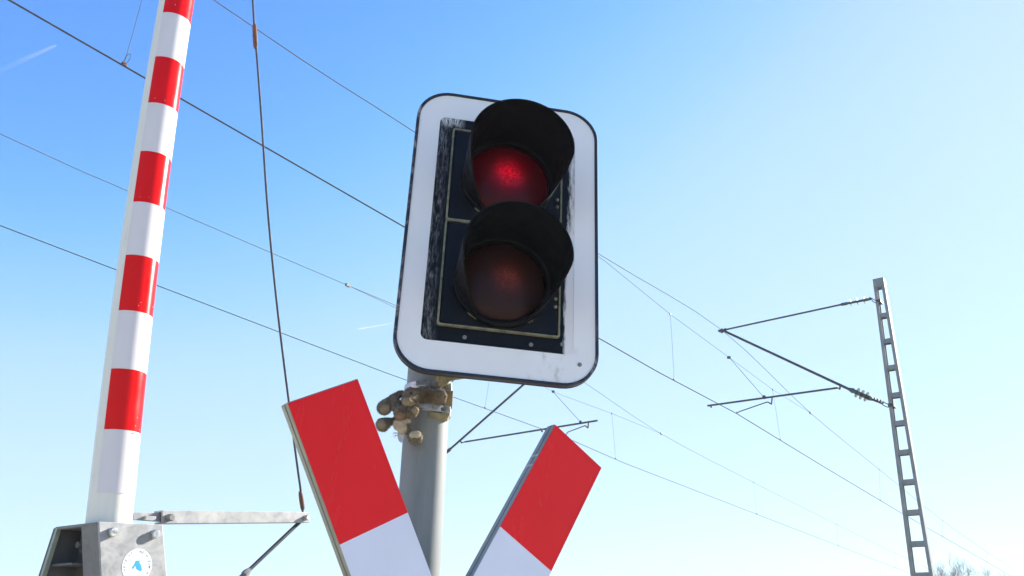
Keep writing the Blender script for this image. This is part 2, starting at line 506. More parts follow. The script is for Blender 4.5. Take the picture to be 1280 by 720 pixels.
def lamp(zt, zb, cz, lens_m, lift):
    dz = (zt + zb) / 2; hh = (zt - zb) / 2
    cx = .002 * K
    door = MB(); door.prism(rrect(GX - .008 * K, hh - .008 * K, .012, 5), (0, .001, dz), UX, UZ, FY * .009)
    d = door.build('lamp_door', M['door'], sig, .002)
    g_ = MB(); g_.ring(rrect(GX + .001 * K, hh + .0005 * K, .008, 5), rrect(GX - .0052 * K, hh - .0052 * K, .006, 5), (0, .0008, dz), UX, UZ, FY * .012)
    g_.build('seal', M['gasket'], d, .001)
    rb = .155 * K; rf = .169 * K; L = .225 * K
    # base ring
    rg = MB(); rg.lathe([(rb + .004, 0), (rb + .004, .018), (rb - .002, .022), (rb - .010, .020), (rb - .012, .006)], (cx, -.008, cz), FY, 56)
    rg.build('lamp_ring', M['hood'], d)
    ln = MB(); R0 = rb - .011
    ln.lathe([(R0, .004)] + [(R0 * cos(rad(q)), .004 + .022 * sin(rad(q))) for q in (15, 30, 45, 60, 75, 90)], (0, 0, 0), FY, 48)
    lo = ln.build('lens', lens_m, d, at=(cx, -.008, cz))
    # visor : flared tube, cut back below
    vz = MB(); n = 72; rows = 12
    def length(ph):
        a_ = abs(ph)
        if a_ <= rad(98): return L
        t = min(1, (a_ - rad(98)) / rad(52))
        return L * (1 - t) + .016 * t
    for side_ in (0, 1):
        for i in range(n + 1):
            ph = -pi + 2 * pi * i / n
            ln_ = length(ph)
            for j in range(rows + 1):
                y = ln_ * j / rows
                rr = rb + (rf - rb) * (y / L) - side_ * .0045
                vz.v.append(V((cx + .0105 * (y / L) + sin(ph) * rr, -.012 - y - 0, cz + cos(ph) * rr + lift * (y / L))) )
    W = rows + 1; off = (n + 1) * W
    for i in range(n):
        for j in range(rows):
            q = [i * W + j, (i + 1) * W + j, (i + 1) * W + j + 1, i * W + j + 1]
            vz.face(q, 0, True); vz.face([off + t for t in q][::-1], 0, True)
        vz.face([i * W + rows, (i + 1) * W + rows, off + (i + 1) * W + rows, off + i * W + rows])
    vz.build('visor', M['hood'], d)
    # little hinge pins on the right of the door
    for q in (-.45, -.30):
        hp = MB(); hp.ball((GX - .014, -.012, dz + hh * q), .006 * K, seg=10, rings=6)
        hp.build('hinge_pin', M['gasket'], d)
    # drips of lichen at the foot of the ring
    rnd = random.Random(int(cz * 1000))
    for grp in ((-148, -150, -146, -144, -142, -140), (141, 143, 145)):
        lm = MB()
        for a_ in grp:
            aa = rad(a_)
            lm.ball((cx + sin(aa) * (rb + .003), -.014, cz + cos(aa) * (rb + .003)), (.0035 * rnd.uniform(.6, 1.4), .003, .004 * rnd.uniform(.6, 1.5)), seg=8, rings=5)
        lm.build('lichen', M['gasket'], d)
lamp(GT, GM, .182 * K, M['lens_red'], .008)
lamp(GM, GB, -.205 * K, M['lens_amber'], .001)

# ------------------------------------------------------------------ crossbuck
XB = face_basis(33.955, 0, 1.23)
XC = EYE + ray(553.56, 889.22) * 2.3471
xb = empty('crossbuck', 'red and white diagonal cross board beside the grey post', 'crossing sign', XC, XB)
al = rad(60.52); WB = .1; LNG = .808; RED = .3548; DEP = .040
def board(sgn, half, y0):
    """tray, lip and face sheets of one arm running through the centre (half = both halves butt against the other arm)"""
    d = V((sgn * cos(al), 0, sin(al))); nn = V((sin(al), 0, -sgn * cos(al)))
    tray = MB(); sheet = MB(); clip = MB()
    gap = (WB + .004) / sin(2 * al) + WB * abs(cos(2 * al) / sin(2 * al)) if half else 0
    runs = [(-LNG, LNG)] if not half else [(-LNG, -gap), (gap, LNG)]
    for (a_, b_) in runs:
        def pr(mb, t0, t1, w, y1, y2, mi):
            mb.prism([(t0, -w), (t1, -w), (t1, w), (t0, w)], (0, y1, 0), d, nn, (0, y2 - y1, 0), mi)
        pr(tray, a_, b_, WB, .0025, DEP, 0)
        for t0, t1, mi in ((-LNG, -LNG + RED, 1), (-LNG + RED, LNG - RED, 0), (LNG - RED, LNG, 1)):
            u0, u1 = max(t0, a_), min(t1, b_)
            if u1 - u0 < 1e-4: continue
            e0 = .0025 if u0 == a_ else 0; e1 = .0025 if u1 == b_ else 0
            pr(sheet, u0 + e0, u1 - e1, WB - .0022, 0, .0021, mi)
    return tray, sheet, d, nn
for sgn, half in ((-1, False), (1, True)):
    tray, sheet, d, nn = board(sgn, half, 0)
    t = tray.build('cross_arm', M['sign_edge'] if sgn < 0 else M['sign_edge_blue'], xb, .0022, 2)
    sheet.build('reflective_sheet', [M['sign_white'], M['sign_red']], t)
    # folded lip along both edges, and two small steel pieces on one arm's edge
    for w in (-1, 1):
        rng_ = [(-LNG + .002, LNG - .002)] if not half else [(-LNG + .002, -.26), (.26, LNG - .002)]
        for a_, b_ in rng_:
            e = MB(); e.prism([(a_, -.0009), (b_, -.0009), (b_, .0009), (a_, .0009)], nn * (w * (WB + .0005)) + UY * .016, d, nn, UY * .003)
            e.build('edge_fold', M['galv_dark'], t)
    if sgn > 0:
        for tt in (LNG - .115, LNG - .150):
            c_ = MB(); c_.box(d * tt - nn * (WB + .001) + UY * .018, (.006, .034, .003), Matrix((d, UY, nn)).transposed())
            c_.build('edge_piece', M['steel'], t, .001)
# bracket to the pole
pl = XB.inverted() @ (V((PBASE.x, PBASE.y, 0)) - V((XC.x, XC.y, 0)))
for zz in (.02, -.16):
    m = MB(); m.box((pl.x * .5, (DEP + pl.y) / 2, zz), (.05, pl.y - DEP - pole_r * .8, .03), None)
    m.build('mounting_bracket', M['galv'], xb, .002)

# ------------------------------------------------------------------ plush toy tied to the pole
def PT_(x, y, off): return pole_at(x, y, off)
pxm = (PD * PT).dot(RW @ V((0, 0, 1))) / F      # metres per pixel near the pole
def sculpt(name, blobs, mat, parent, vox=.0032, jitter=.0016, seed=0, pile=120000):
    mb = MB()
    for bl in blobs:
        if len(bl) == 4:
            x, y, r, off = bl
            mb.ball(PT_(x, y, off), r * pxm, seg=20, rings=14)
        else:
            (x0, y0, r0, o0, x1, y1, r1, o1) = bl
            A, B = PT_(x0, y0, o0), PT_(x1, y1, o1)
            for i in range(9):
                t = i / 8
                mb.ball(A.lerp(B, t), (r0 + (r1 - r0) * t) * pxm, seg=18, rings=12)
    me = mb.mesh(name, mat)
    o = bpy.data.objects.new(name, me); COL.objects.link(o)
    rm = o.modifiers.new('remesh', 'REMESH'); rm.mode = 'VOXEL'; rm.voxel_size = vox; rm.use_smooth_shade = True
    sm = o.modifiers.new('smooth', 'SMOOTH'); sm.iterations = 4; sm.factor = .6
    bpy.context.view_layer.update()
    dg = bpy.context.evaluated_depsgraph_get()
    me2 = bpy.data.meshes.new_from_object(o.evaluated_get(dg))
    o.modifiers.clear()
    for v in me2.vertices:
        q = v.co * 120 + V((seed, 0, 0))
        v.co += v.normal * (noise.noise(q) * jitter + noise.noise(q * 2.7) * jitter * .7)
    # pile: short fibres standing on the surface
    rnd = random.Random(seed + 11)
    vs = [v.co.copy() for v in me2.vertices]; fs = [tuple(p.vertices) for p in me2.polygons]
    area = [p.area for p in me2.polygons]
    info = [(p.center.copy(), p.normal.copy()) for p in me2.polygons]
    base_n = len(fs)
    for q in rnd.choices(range(len(info)), area, k=int(sum(area) * pile)):
        c_, n_ = info[q]
        t_ = n_.orthogonal().normalized(); t_.rotate(Matrix.Rotation(rnd.uniform(0, 6.28), 3, n_))
        b_ = n_.cross(t_)
        p_ = c_ + t_ * rnd.uniform(-.0015, .0015) + b_ * rnd.uniform(-.0015, .0015)
        tip = p_ + (n_ + t_ * rnd.gauss(0, .5) + b_ * rnd.gauss(0, .5) - UZ * .5).normalized() * rnd.uniform(.0022, .0052)
        i0 = len(vs); vs += [p_ - b_ * .0005, p_ + b_ * .0005, tip]; fs.append((i0, i0 + 1, i0 + 2))
    me3 = bpy.data.meshes.new(name); me3.from_pydata(vs, [], fs); bpy.data.meshes.remove(me2); me2 = me3
    me2.materials.clear(); me2.materials.append(mat)
    for p in me2.polygons: p.use_smooth = True
    o.data = me2; bpy.data.meshes.remove(me)
    me2.name = name
    if parent: o.parent = parent; o.matrix_parent_inverse = parent.matrix_world.inverted()
    return o
toyroot = empty('plush_toy', 'dirty brown plush animal wedged behind the clamp on the grey post', 'plush toy', PT_(505, 545, .09))
R0 = pole_r
sculpt('body', [
    (522, 494, 9.4, R0 + .014, 549, 496.5, 10.8, R0 - .002),       # hind part pushed behind the clamp
    (526, 487, 4.5, R0 + .014, 545, 488, 4.5, R0 + .002),
    (513.5, 494.5, 10.4, R0 + .035),                               # head
    (510, 501, 8.6, R0 + .047), (517, 502, 7.0, R0 + .043),
    (501, 492, 4.6, R0 + .018, 489, 499, 5.2, R0 + .02), (487, 501.5, 6.0, R0 + .02, 480.5, 509.5, 9.4, R0 + .026),
    (493.5, 501.5, 6.4, R0 + .030, 496.5, 510, 6.8, R0 + .040), (500.5, 515.5, 8.6, R0 + .048),
    (514.5, 515, 8.4, R0 + .047), (507, 507, 7, R0 + .03), (519, 512, 6.0, R0 + .038),
    (506, 517, 8, R0 + .024, 503, 531, 9.4, R0 + .020),
    (491.5, 526.5, 4.6, R0 + .02, 497, 526, 6, R0 + .02), (486, 527.5, 5.4, R0 + .02, 478.5, 531, 8.8, R0 + .024),
    (508, 535, 6.4, R0 + .026, 513, 540, 6.0, R0 + .026), (519.5, 547, 9.2, R0 + .030),
], M['plush'], toyroot)
sculpt('belly', [(499, 530.5, 7.8, R0 + .034, 503.5, 536.5, 6.2, R0 + .034), (508.5, 526, 5.2, R0 + .030)], M['plush_cream'], toyroot, .0028, .0012, 5)
sculpt('muzzle', [(508.5, 502, 6.6, R0 + .058), (513, 504, 5.4, R0 + .055)], M['plush_pad'], toyroot, .0026, .001, 9)
sculpt('paw_pad', [(481.5, 511, 6.6, R0 + .040)], M['plush_pad'], toyroot, .0026, .001, 2)
sculpt('paw_pad', [(521, 543.5, 5.2, R0 + .044, 516, 544, 4.5, R0 + .044)], M['plush_cream'], toyroot, .0026, .001, 3)
sculpt('paw_pad', [(518.5, 513.5, 5.4, R0 + .057)], M['plush_pad'], toyroot, .0026, .001, 6)
sculpt('paw_pad', [(477.5, 530.5, 6.0, R0 + .036)], M['plush_pad'], toyroot, .0026, .001, 7)
sculpt('paw_pad', [(499.5, 519.5, 6.0, R0 + .056)], M['plush_pink'], toyroot, .0026, .001, 4)
m = MB(); m.ball(PT_(514, 491.5, R0 + .062), .0042, seg=14, rings=10)
o = m.build('eye', M['black'], toyroot); o.matrix_parent_inverse = toyroot.matrix_world.inverted()
# loose cloth tag with frayed threads
m = MB()
A = [(497.5, 541), (505.5, 540), (504.8, 548), (502, 554), (498.6, 551.5), (497, 547)]
P3 = [PT_(x, y, R0 + .028 + .004 * (i % 2)) for i, (x, y) in enumerate(A)]
b = len(m.v); m.v += P3 + [p + PN * .003 for p in P3]; n = len(A)
m.face(list(range(n))); m.face([n + i for i in range(n)][::-1])
for i in range(n): m.face([i, n + i, n + (i + 1) % n, (i + 1) % n])
for q in range(9):
    x0, y0 = 498 + random.uniform(-.5, .5), 541 + q * .5
    x1, y1 = x0 - random.uniform(3, 8.5), y0 + random.uniform(-1.5, 3.5)
    m.tube([PT_(x0, y0, R0 + .03), PT_((x0 + x1) / 2, (y0 + y1) / 2 - 1, R0 + .032), PT_(x1, y1, R0 + .03)], .0006, 5)
o = m.build('cloth_tag', M['cloth_white'], toyroot); o.matrix_parent_inverse = toyroot.matrix_world.inverted()

# ------------------------------------------------------------------ barrier
TH = rad(54); LEAN = rad(4.08)
E1 = V((cos(TH), sin(TH), 0)); NB = V((sin(TH), -cos(TH), 0))
e1 = (E1 * cos(LEAN) + UZ * sin(LEAN)); e2 = (UZ * cos(LEAN) - E1 * sin(LEAN))
BB = Matrix((e1, -NB, e2)).transposed()
BO = EYE + ray(138.5, 620) * 2.6
bar = empty('level_crossing_barrier', 'raised barrier boom with red and white bands on a galvanised steel bracket', 'barrier', BO, BB)
BI = BB.inverted()
def loc(x, y, ly):
    """photo pixel on the barrier's plane at local depth ly -> local x, z"""
    p = on_plane(x, y, BO + (-NB) * ly, NB)
    q = BI @ (p - BO); return q.x, q.z
# boom section
def section(R, lo=-70, grow=0, only=None):
    P = []
    a0, a1 = (-70, 110) if only is None else only
    n = 30
    for i in range(n + 1):
        a_ = rad(a0 + (a1 - a0) * i / n)
        P.append((sin(a_) * (R + grow), -cos(a_) * (R + grow)))
    if only is None:
        tl = (cos(rad(-70)), sin(rad(-70)))     # tangent at the flat side, running backwards
        a_ = rad(-70); t = V((-cos(a_), -sin(a_))) * 1
        p = V((sin(a_) * R, -cos(a_) * R)); back = V((-abs(cos(a_)), abs(sin(a_))))
        end = p + back * (.30 * R)
        a2 = rad(110); p2 = V((sin(a2) * R, -cos(a2) * R))
        P += [(sin(rad(q)) * R, -cos(rad(q)) * R) for q in (120, 135, 150, 165, 180, 195)] + [(-.62 * R, .80 * R), (end.x + .10 * R, end.y + .20 * R), (end.x, end.y)]
    return P
def bow(z):                                         # the boom sags a little away from straight
    return -.0115 * (1 - ((min(z, 1.6) - .74) / .74) ** 2)
def brad(z): return .0567 - .003 * z
def sweep(zs, fn, closed, mi=0, mb=None, th=0):
    mb = mb or MB(); b = len(mb.v); n = None
    for z in zs:
        P = fn(z); n = len(P)
        for (x, y) in P: mb.v.append(V((x + bow(z), y, z)))
    for i in range(len(zs) - 1):
        for j in range(n if closed else n - 1):
            k2 = (j + 1) % n
            mb.face([b + i * n + j, b + i * n + k2, b + (i + 1) * n + k2, b + (i + 1) * n + j], mi, True)
    if closed:
        mb.face([b + j for j in range(n)]); mb.face([b + (len(zs) - 1) * n + j for j in range(n)][::-1])
    return mb
BZ0 = loc(140, 652, 0)[1]
bm = sweep([BZ0 - .04 + i * .1 for i in range(46)], lambda z: section(brad(z)), True)
boom = bm.build('boom', M['cream'], bar)
# sharp edges of the flat side stay crisp
es = boom.modifiers.new('edge', 'EDGE_SPLIT'); es.split_angle = rad(28)
BM = [(125.3, 619), (133.3, 537.8), (140.9, 460.9), (151.7, 387.3), (160, 317.7), (169.3, 251), (178.3, 189), (187.8, 128.4), (195.5, 71.5), (205.3, 17.3)]
BMZ = [loc(x, y, -.024)[1] for x, y in BM]          # measured band joints
step = sum((q - 4.5) * z for q, z in enumerate(BMZ)) / 82.5; z0 = sum(BMZ) / 10 - 4.5 * step
print('bands', step, [round(z - z0 - q * step, 4) for q, z in enumerate(BMZ)])
FA = (-66, 104)
def band(za, zb, mi, mb):
    """thin wrapped sheet between two heights"""
    zs = [za + (zb - za) * i / 6 for i in range(7)]
    b = len(mb.v)
    for gr in (.0004, .0011):
        sweep(zs, lambda z, gr=gr: section(brad(z), only=FA, grow=gr), False, mi, mb)
    n = 31; N = 7 * n
    for i in range(6):
        for j in (0, n - 1):
            mb.face([b + i * n + j, b + (i + 1) * n + j, b + N + (i + 1) * n + j, b + N + i * n + j], mi)
    for i in (0, 6):
        for j in range(n - 1):
            mb.face([b + i * n + j, b + i * n + j + 1, b + N + i * n + j + 1, b + N + i * n + j], mi)
for kk in range(26):
    red = kk % 2 == 1
    mb = MB(); band(z0 + kk * step + .0004, z0 + (kk + 1) * step - .0004, 0, mb)
    bo = mb.build('red_band' if red else 'white_band', M['red_foil'] if red else M['white_foil'], boom)
    q_ = bo.modifiers.new('edge', 'EDGE_SPLIT'); q_.split_angle = rad(30)
    if red and kk < 11:
        # line of tiny worn print below each red band, and a few chips
        ink = MB(); rnd = random.Random(kk)
        zb = z0 + kk * step
        a_ = rnd.uniform(2, 10)
        for q in range(15):
            a_ += rnd.uniform(1.3, 2.6)
            if q in (4, 5, 9): continue
            aa = rad(a_); r_ = brad(zb) + .0013
            c_ = V((sin(aa) * r_ + bow(zb), -cos(aa) * r_, zb - .0052 - rnd.uniform(0, .0015)))
            tz = Matrix((V((cos(aa), sin(aa), 0)), V((-sin(aa), cos(aa), 0)), UZ)).transposed()
            ink.box(c_, (.0019, .0004, rnd.uniform(.0022, .0042)), tz)
        ink.build('imprint', M['red_ink'], bo)
        for q in range(rnd.randint(1, 3)):
            ch = MB()
            aa = rad(rnd.uniform(-55, 50)); zz = zb + rnd.uniform(.004, .04)
            r_ = brad(zz) + .0012
            c_ = V((sin(aa) * r_ + bow(zz), -cos(aa) * r_, zz))
            tz = Matrix((V((cos(aa), sin(aa), 0)), V((-sin(aa), cos(aa), 0)), UZ)).transposed()
            ch.ball(c_, (rnd.uniform(.0006, .0012), .0003, rnd.uniform(.0006, .0016)), seg=7, rings=4, rot=tz)
            ch.build('paint_chip', M['white_foil'], bo)
# ---- bracket: front plate, rear plate, web, flange
FYL = -.072                                          # local depth of the front plate's face
def L2(x, y, d=FYL): return loc(x, y, d)
tl, tr, brr, bl = L2(123.6, 651.9), L2(203.3, 655.8), L2(209.3, 728), L2(126.6, 728)
def ext(a_, b_, k_): return (a_[0] + (b_[0] - a_[0]) * k_, a_[1] + (b_[1] - a_[1]) * k_)
brr = ext(tr, brr, 5); bl = ext(tl, bl, 5)
m = MB(); m.prism([tl, tr, brr, bl], (0, FYL, 0), UX, UZ, UY * .007)
plate = m.build('front_plate', M['galv'], bar, .0015)
# depth of the bracket along the side
def side_depth(x, y, zval):
    """local depth where the photo's ray meets the side plane x = tl.x"""
    o = BI @ V((0, 0, 0)) ; p = BI @ (EYE - BO); d = BI @ ray(x, y)
    t = (tl[0] - p.x) / d.x; return p.y + d.y * t, p.z + d.z * t
yb, zb_ = side_depth(69, 659.7, 0)
yf, zf_ = side_depth(101, 656, 0)
print('bracket depth', FYL, yf, yb, zb_, tl, tr)
yb = min(max(yb, .05), .30)
yf = min(max(yf, FYL + .02), yb - .03)
m = MB(); zlo = -1.0
xs = tl[0]
bx = (bl[0] - tl[0]) / (bl[1] - tl[1])
def xleft(z): return tl[0] + (z - tl[1]) * bx
m.prism([(xleft(tl[1]) + .0005, tl[1] - .001), (xleft(tl[1]) + .008, tl[1] - .001), (xleft(zlo) + .008, zlo), (xleft(zlo) + .0005, zlo)], (0, FYL + .0075, 0), UX, UZ, UY * (yf - FYL - .0075))
m.build('side_flange', M['galv_dark'], bar, .001)
m = MB()
w_ = tr[0] - tl[0]
r0, r1 = loc(69, 659.9, yb), loc(49.7, 720, yb)
r1 = ext(r0, r1, (r0[1] - zlo) / (r0[1] - r1[1]))
m.prism([r0, (tr[0] + .002, r0[1]), (tr[0] + .02, zlo), r1], (0, yb, 0), UX, UZ, UY * .008)
rear = m.build('rear_plate', M['shade_steel'], bar, .0012)
m = MB(); m.prism([(0, 0), (.0125, 0), (.0125, 1), (0, 1)], V((r1[0], yb - .0105, r1[1])), UX, V((r0[0] - r1[0], 0, r0[1] - r1[1])), UY * .010)
m.build('rear_edge', M['sign_edge'], rear, .001)
m = MB(); m.box((tl[0] + w_ * .42, (yf + yb) / 2, (tl[1] + zlo) / 2 - .004), (.008, yb - FYL - .010, tl[1] - zlo - .01)); m.build('web', M['shade_steel'], bar)
m = MB(); m.box((tl[0] + w_ * .21, (yf + yb) / 2 + .01, tl[1] - .095), (w_ * .40, yb - yf - .024, .006)); m.build('shelf', M['shade_steel'], bar, .001)
m = MB(); m.prism([(tl[0] + .0, 0), (tr[0], 0), (tr[0], .007), (tl[0] + .0, .007)], (0, FYL + .0075, tl[1] - .0075), UX, UZ, UY * (yb - FYL - .008)); m.build('top_plate', M['galv_dark'], bar, .001)
bt_ = MB(); bt_.lathe([(0, .028), (.008, .028), (.009, .026), (.009, .012), (.020, .012), (.020, 0)], (tl[0] + w_ * .42 - .004, (yf + yb) / 2 + .02, tl[1] - .045), -UX, 18)
bt_.build('side_bolt', M['galv_dark'], bar)
def bolt(name, x, y, z, r=.0125, l=.017, parent=None, mat=None):
    b_ = MB(); b_.lathe([(r, 0), (r, l - .002), (r - .002, l), (0, l)], (x, y, z), FY, 24)
    return b_.build(name, mat or M['steel'], parent or bar)
for (x, y) in ((140.5, 664.5), (193.5, 667)):
    bx_, bz_ = L2(x - 1.5, y + 1); bolt('bolt', bx_, FYL, bz_, .0115, .013, plate)
# sticker
sx, sz = L2(171.4, 707.4); RS = .0415
m = MB(); m.prism([(RS * cos(2 * pi * i / 64), RS * sin(2 * pi * i / 64)) for i in range(64)], (sx, FYL, sz), UX, UZ, FY * .0005)
st = m.build('sticker', M['sticker_white'], plate)
emb = [(385, 395), (405, 365), (450, 362), (480, 365), (505, 350), (500, 375), (480, 395), (510, 440), (540, 490), (560, 560), (550, 615), (520, 605), (470, 585), (430, 560), (410, 500), (395, 490), (380, 520), (360, 560), (340, 560), (320, 525), (345, 495), (375, 440)]
m = MB(); m.prism([((x - 442) / 347 * RS, -(y - 490) / 400 * RS) for x, y in emb], (sx, FYL - .0006, sz), UX, UZ, FY * .0003)
m.build('emblem', M['sticker_blue'], st)
def letter(ch, size):
    cu = bpy.data.curves.new('letter', 'FONT'); cu.body = ch; cu.size = size; cu.align_x = 'CENTER'; cu.extrude = 0; cu.offset = size * .012
    o = bpy.data.objects.new('letter', cu); COL.objects.link(o)
    bpy.context.view_layer.update()
    me = bpy.data.meshes.new_from_object(o.evaluated_get(bpy.context.evaluated_depsgraph_get()))
    bpy.data.objects.remove(o); bpy.data.curves.remove(cu)
    return me
txt = MB()
def ring_text(word, a_start, stepd):
    a_ = a_start
    for ch in word:
        if ch != ' ':
            me = letter(ch, RS * .21)
            aa = rad(a_)
            c_ = V((sin(aa), cos(aa))) * RS * .77
            b = len(txt.v)
            for v in me.vertices:
                x, y = v.co.x, v.co.y
                txt.v.append(V((sx + c_.x + x * cos(aa) + y * sin(aa), FYL - .0008, sz + c_.y - x * sin(aa) + y * cos(aa))))
            for p in me.polygons: txt.face([b + i for i in p.vertices])
            bpy.data.meshes.remove(me)
        a_ += stepd
ring_text('NEIN ZUM A', 8, 12.2)
ring_text('NETZ ST', 252, 12.4)
txt.build('lettering', M['sticker_text'], st)
# ---- lever arm
ad = -.030
a0, a1 = loc(166, 640.5, ad + .02), loc(203, 637.8, ad)
b0, b1 = loc(203, 654.6, ad), loc(387.5, 640, ad)
b2_ = loc(387.5, 653, ad)
m = MB(); m.prism([(a0[0], a0[1]), (a1[0] + .02, a1[1] - .004), (b0[0] + .02, b0[1] + .006), (a0[0], b0[1] + .006)], (0, ad + .014, 0), UX, UZ, UY * .008)
m.box((a0[0] + .045, ad + .010, b0[1] + .012), (.03, .01, .012))
m.build('lever_bracket', M['galv'], bar, .001)
m = MB(); m.prism([a1, b1, b2_, b0], (0, ad, 0), UX, UZ, UY * .006)
m.prism([(a1[0] - .001, a1[1]), (b1[0], b1[1]), (b1[0], b1[1] - .005), (a1[0] - .001, a1[1] - .005)], (0, ad + .0062, 0), UX, UZ, UY * .03)
m.prism([(b0[0], b0[1] + .005), (b2_[0], b2_[1] + .005), (b2_[0], b2_[1]), (b0[0], b0[1])], (0, ad + .0062, 0), UX, UZ, UY * .03)
lever = m.build('lever_arm', M['galv'], bar, .001)
x_, z_ = loc(210.5, 647.3, ad); bolt('bolt', x_, ad, z_, .0098, .017, lever, M['galv_dark'])
x_, z_ = loc(381.5, 647.3, ad); bolt('bolt', x_, ad, z_, .0082, .014, lever)
# ---- stay cable up, tie rod down
cd = ad + .018
cpx = [(378.5, 640), (375.5, 610), (372, 585), (357.6, 475), (345, 370), (334.5, 260), (327, 150), (321, 70), (318.3, 40), (316, 0), (314, -40), (311, -120), (306, -300)]
cp = [V((loc(x, y, cd)[0], cd, loc(x, y, cd)[1])) for x, y in cpx]
def smooth(P, n=6):
    out = []
    for i in range(len(P) - 1):
        p0, p1, p2, p3 = P[max(i - 1, 0)], P[i], P[i + 1], P[min(i + 2, len(P) - 1)]
        for j in range(n):
            t = j / n
            out.append(.5 * ((2 * p1) + (p2 - p0) * t + (2 * p0 - 5 * p1 + 4 * p2 - p3) * t * t + (3 * p1 - p0 - 3 * p2 + p3) * t ** 3))
    return out + [P[-1]]
m = MB(); m.tube(smooth(cp), .0036, 8); cable = m.build('stay_cable', M['cable'], bar)
m = MB(); A, B = V((loc(318.0, 30, cd)[0], cd, loc(318.0, 30, cd)[1])), V((loc(319.6, 61, cd)[0], cd, loc(319.6, 61, cd)[1]))
Pq = [A.lerp(B, i / 14) for i in range(15)]
m.tube(Pq, [.0045, .0072, .0080, .0074, .0084, .0076, .0086, .0090, .0082, .0090, .0080, .0086, .0078, .0070, .0046], 10)
m.build('splice', M['rust'], cable)
m = MB(); A, B = V((loc(375.2, 614, cd)[0], cd, loc(375.2, 614, cd)[1])), V((loc(378.6, 637, cd)[0], cd, loc(378.6, 637, cd)[1]))
m.tube([A.lerp(B, i / 6) for i in range(7)], [.0048, .0066, .0072, .0074, .0074, .0072, .006], 10)
m.build('cable_end', M['rust'], cable)
def lv(x, y, d): q = loc(x, y, d); return V((q[0], d, q[1]))
m = MB(); A, B = lv(379.5, 648, cd), lv(312, 712, cd)
m.tube([A, B], .0058, 10); rod = m.build('tie_rod', M['cable'], bar)
C_ = B + (B - A).normalized() * .16
m = MB(); m.tube([B, B.lerp(C_, .08), B.lerp(C_, .15), B.lerp(C_, .16), C_], [.0065, .0105, .0105, .008, .008], 6); m.build('turnbuckle', M['galv_dark'], rod)
# stand below the bracket (out of the picture)
m = MB(); m.box((xleft(zlo) + .12, (FYL + yb) / 2, zlo + .1), (.34, .30, .30)); m.build('drive_housing', M['galv'], bar, .01)

# ------------------------------------------------------------------ overhead line
def sup(x, y, ds=0): return on_plane(x, y, RD * (SUP + ds), RD)
def lat(p): return p.dot(LD)
HC = 5.5
contact = {'A': [(-14, LA + .01), (1, LA + .005), (6, LA), (11, LA - .02), (SUP, LA - .11), (18, LA - .05), (24, LA), (60, LA - .02), (140, LA + .03)],
           'B': [(-14, LB + .02), (3, LB), (9, LB - .03), (SUP, LB - .215), (16, LB - .10), (23, LB - .11), (38, LB - .13), (75, LB + .0), (140, LB)]}
mess = {'A': [(-26, 6.75), (-12, 6.50), (-4, 6.42), (3.2, 6.41), (5.55, 6.487), (9.24, 6.615), (SUP, 6.955), (17.58, 6.454), (22.4, 6.20), (28.6, 5.93), (36, 5.80), (46, 5.74), (58, 5.9), (80, 6.9)],
        'B': [(-26, 6.75), (-12, 6.46), (-4, 6.32), (3.18, 6.31), (4.56, 6.328), (7.95, 6.43), (10.5, 6.60), (SUP, 6.93), (17.5, 6.436), (22.75, 6.255), (29.6, 6.12), (36.5, 6.02), (46, 5.98), (58, 6.05), (80, 6.9)]}
def interp(P, s):
    for i in range(len(P) - 1):
        if P[i][0] <= s <= P[i + 1][0]:
            t = (s - P[i][0]) / (P[i + 1][0] - P[i][0]); return P[i][1] * (1 - t) + P[i + 1][1] * t
    return P[-1][1]
def clat(t, s): return interp(contact[t], s)
def mz(t, s): return interp(mess[t], s)
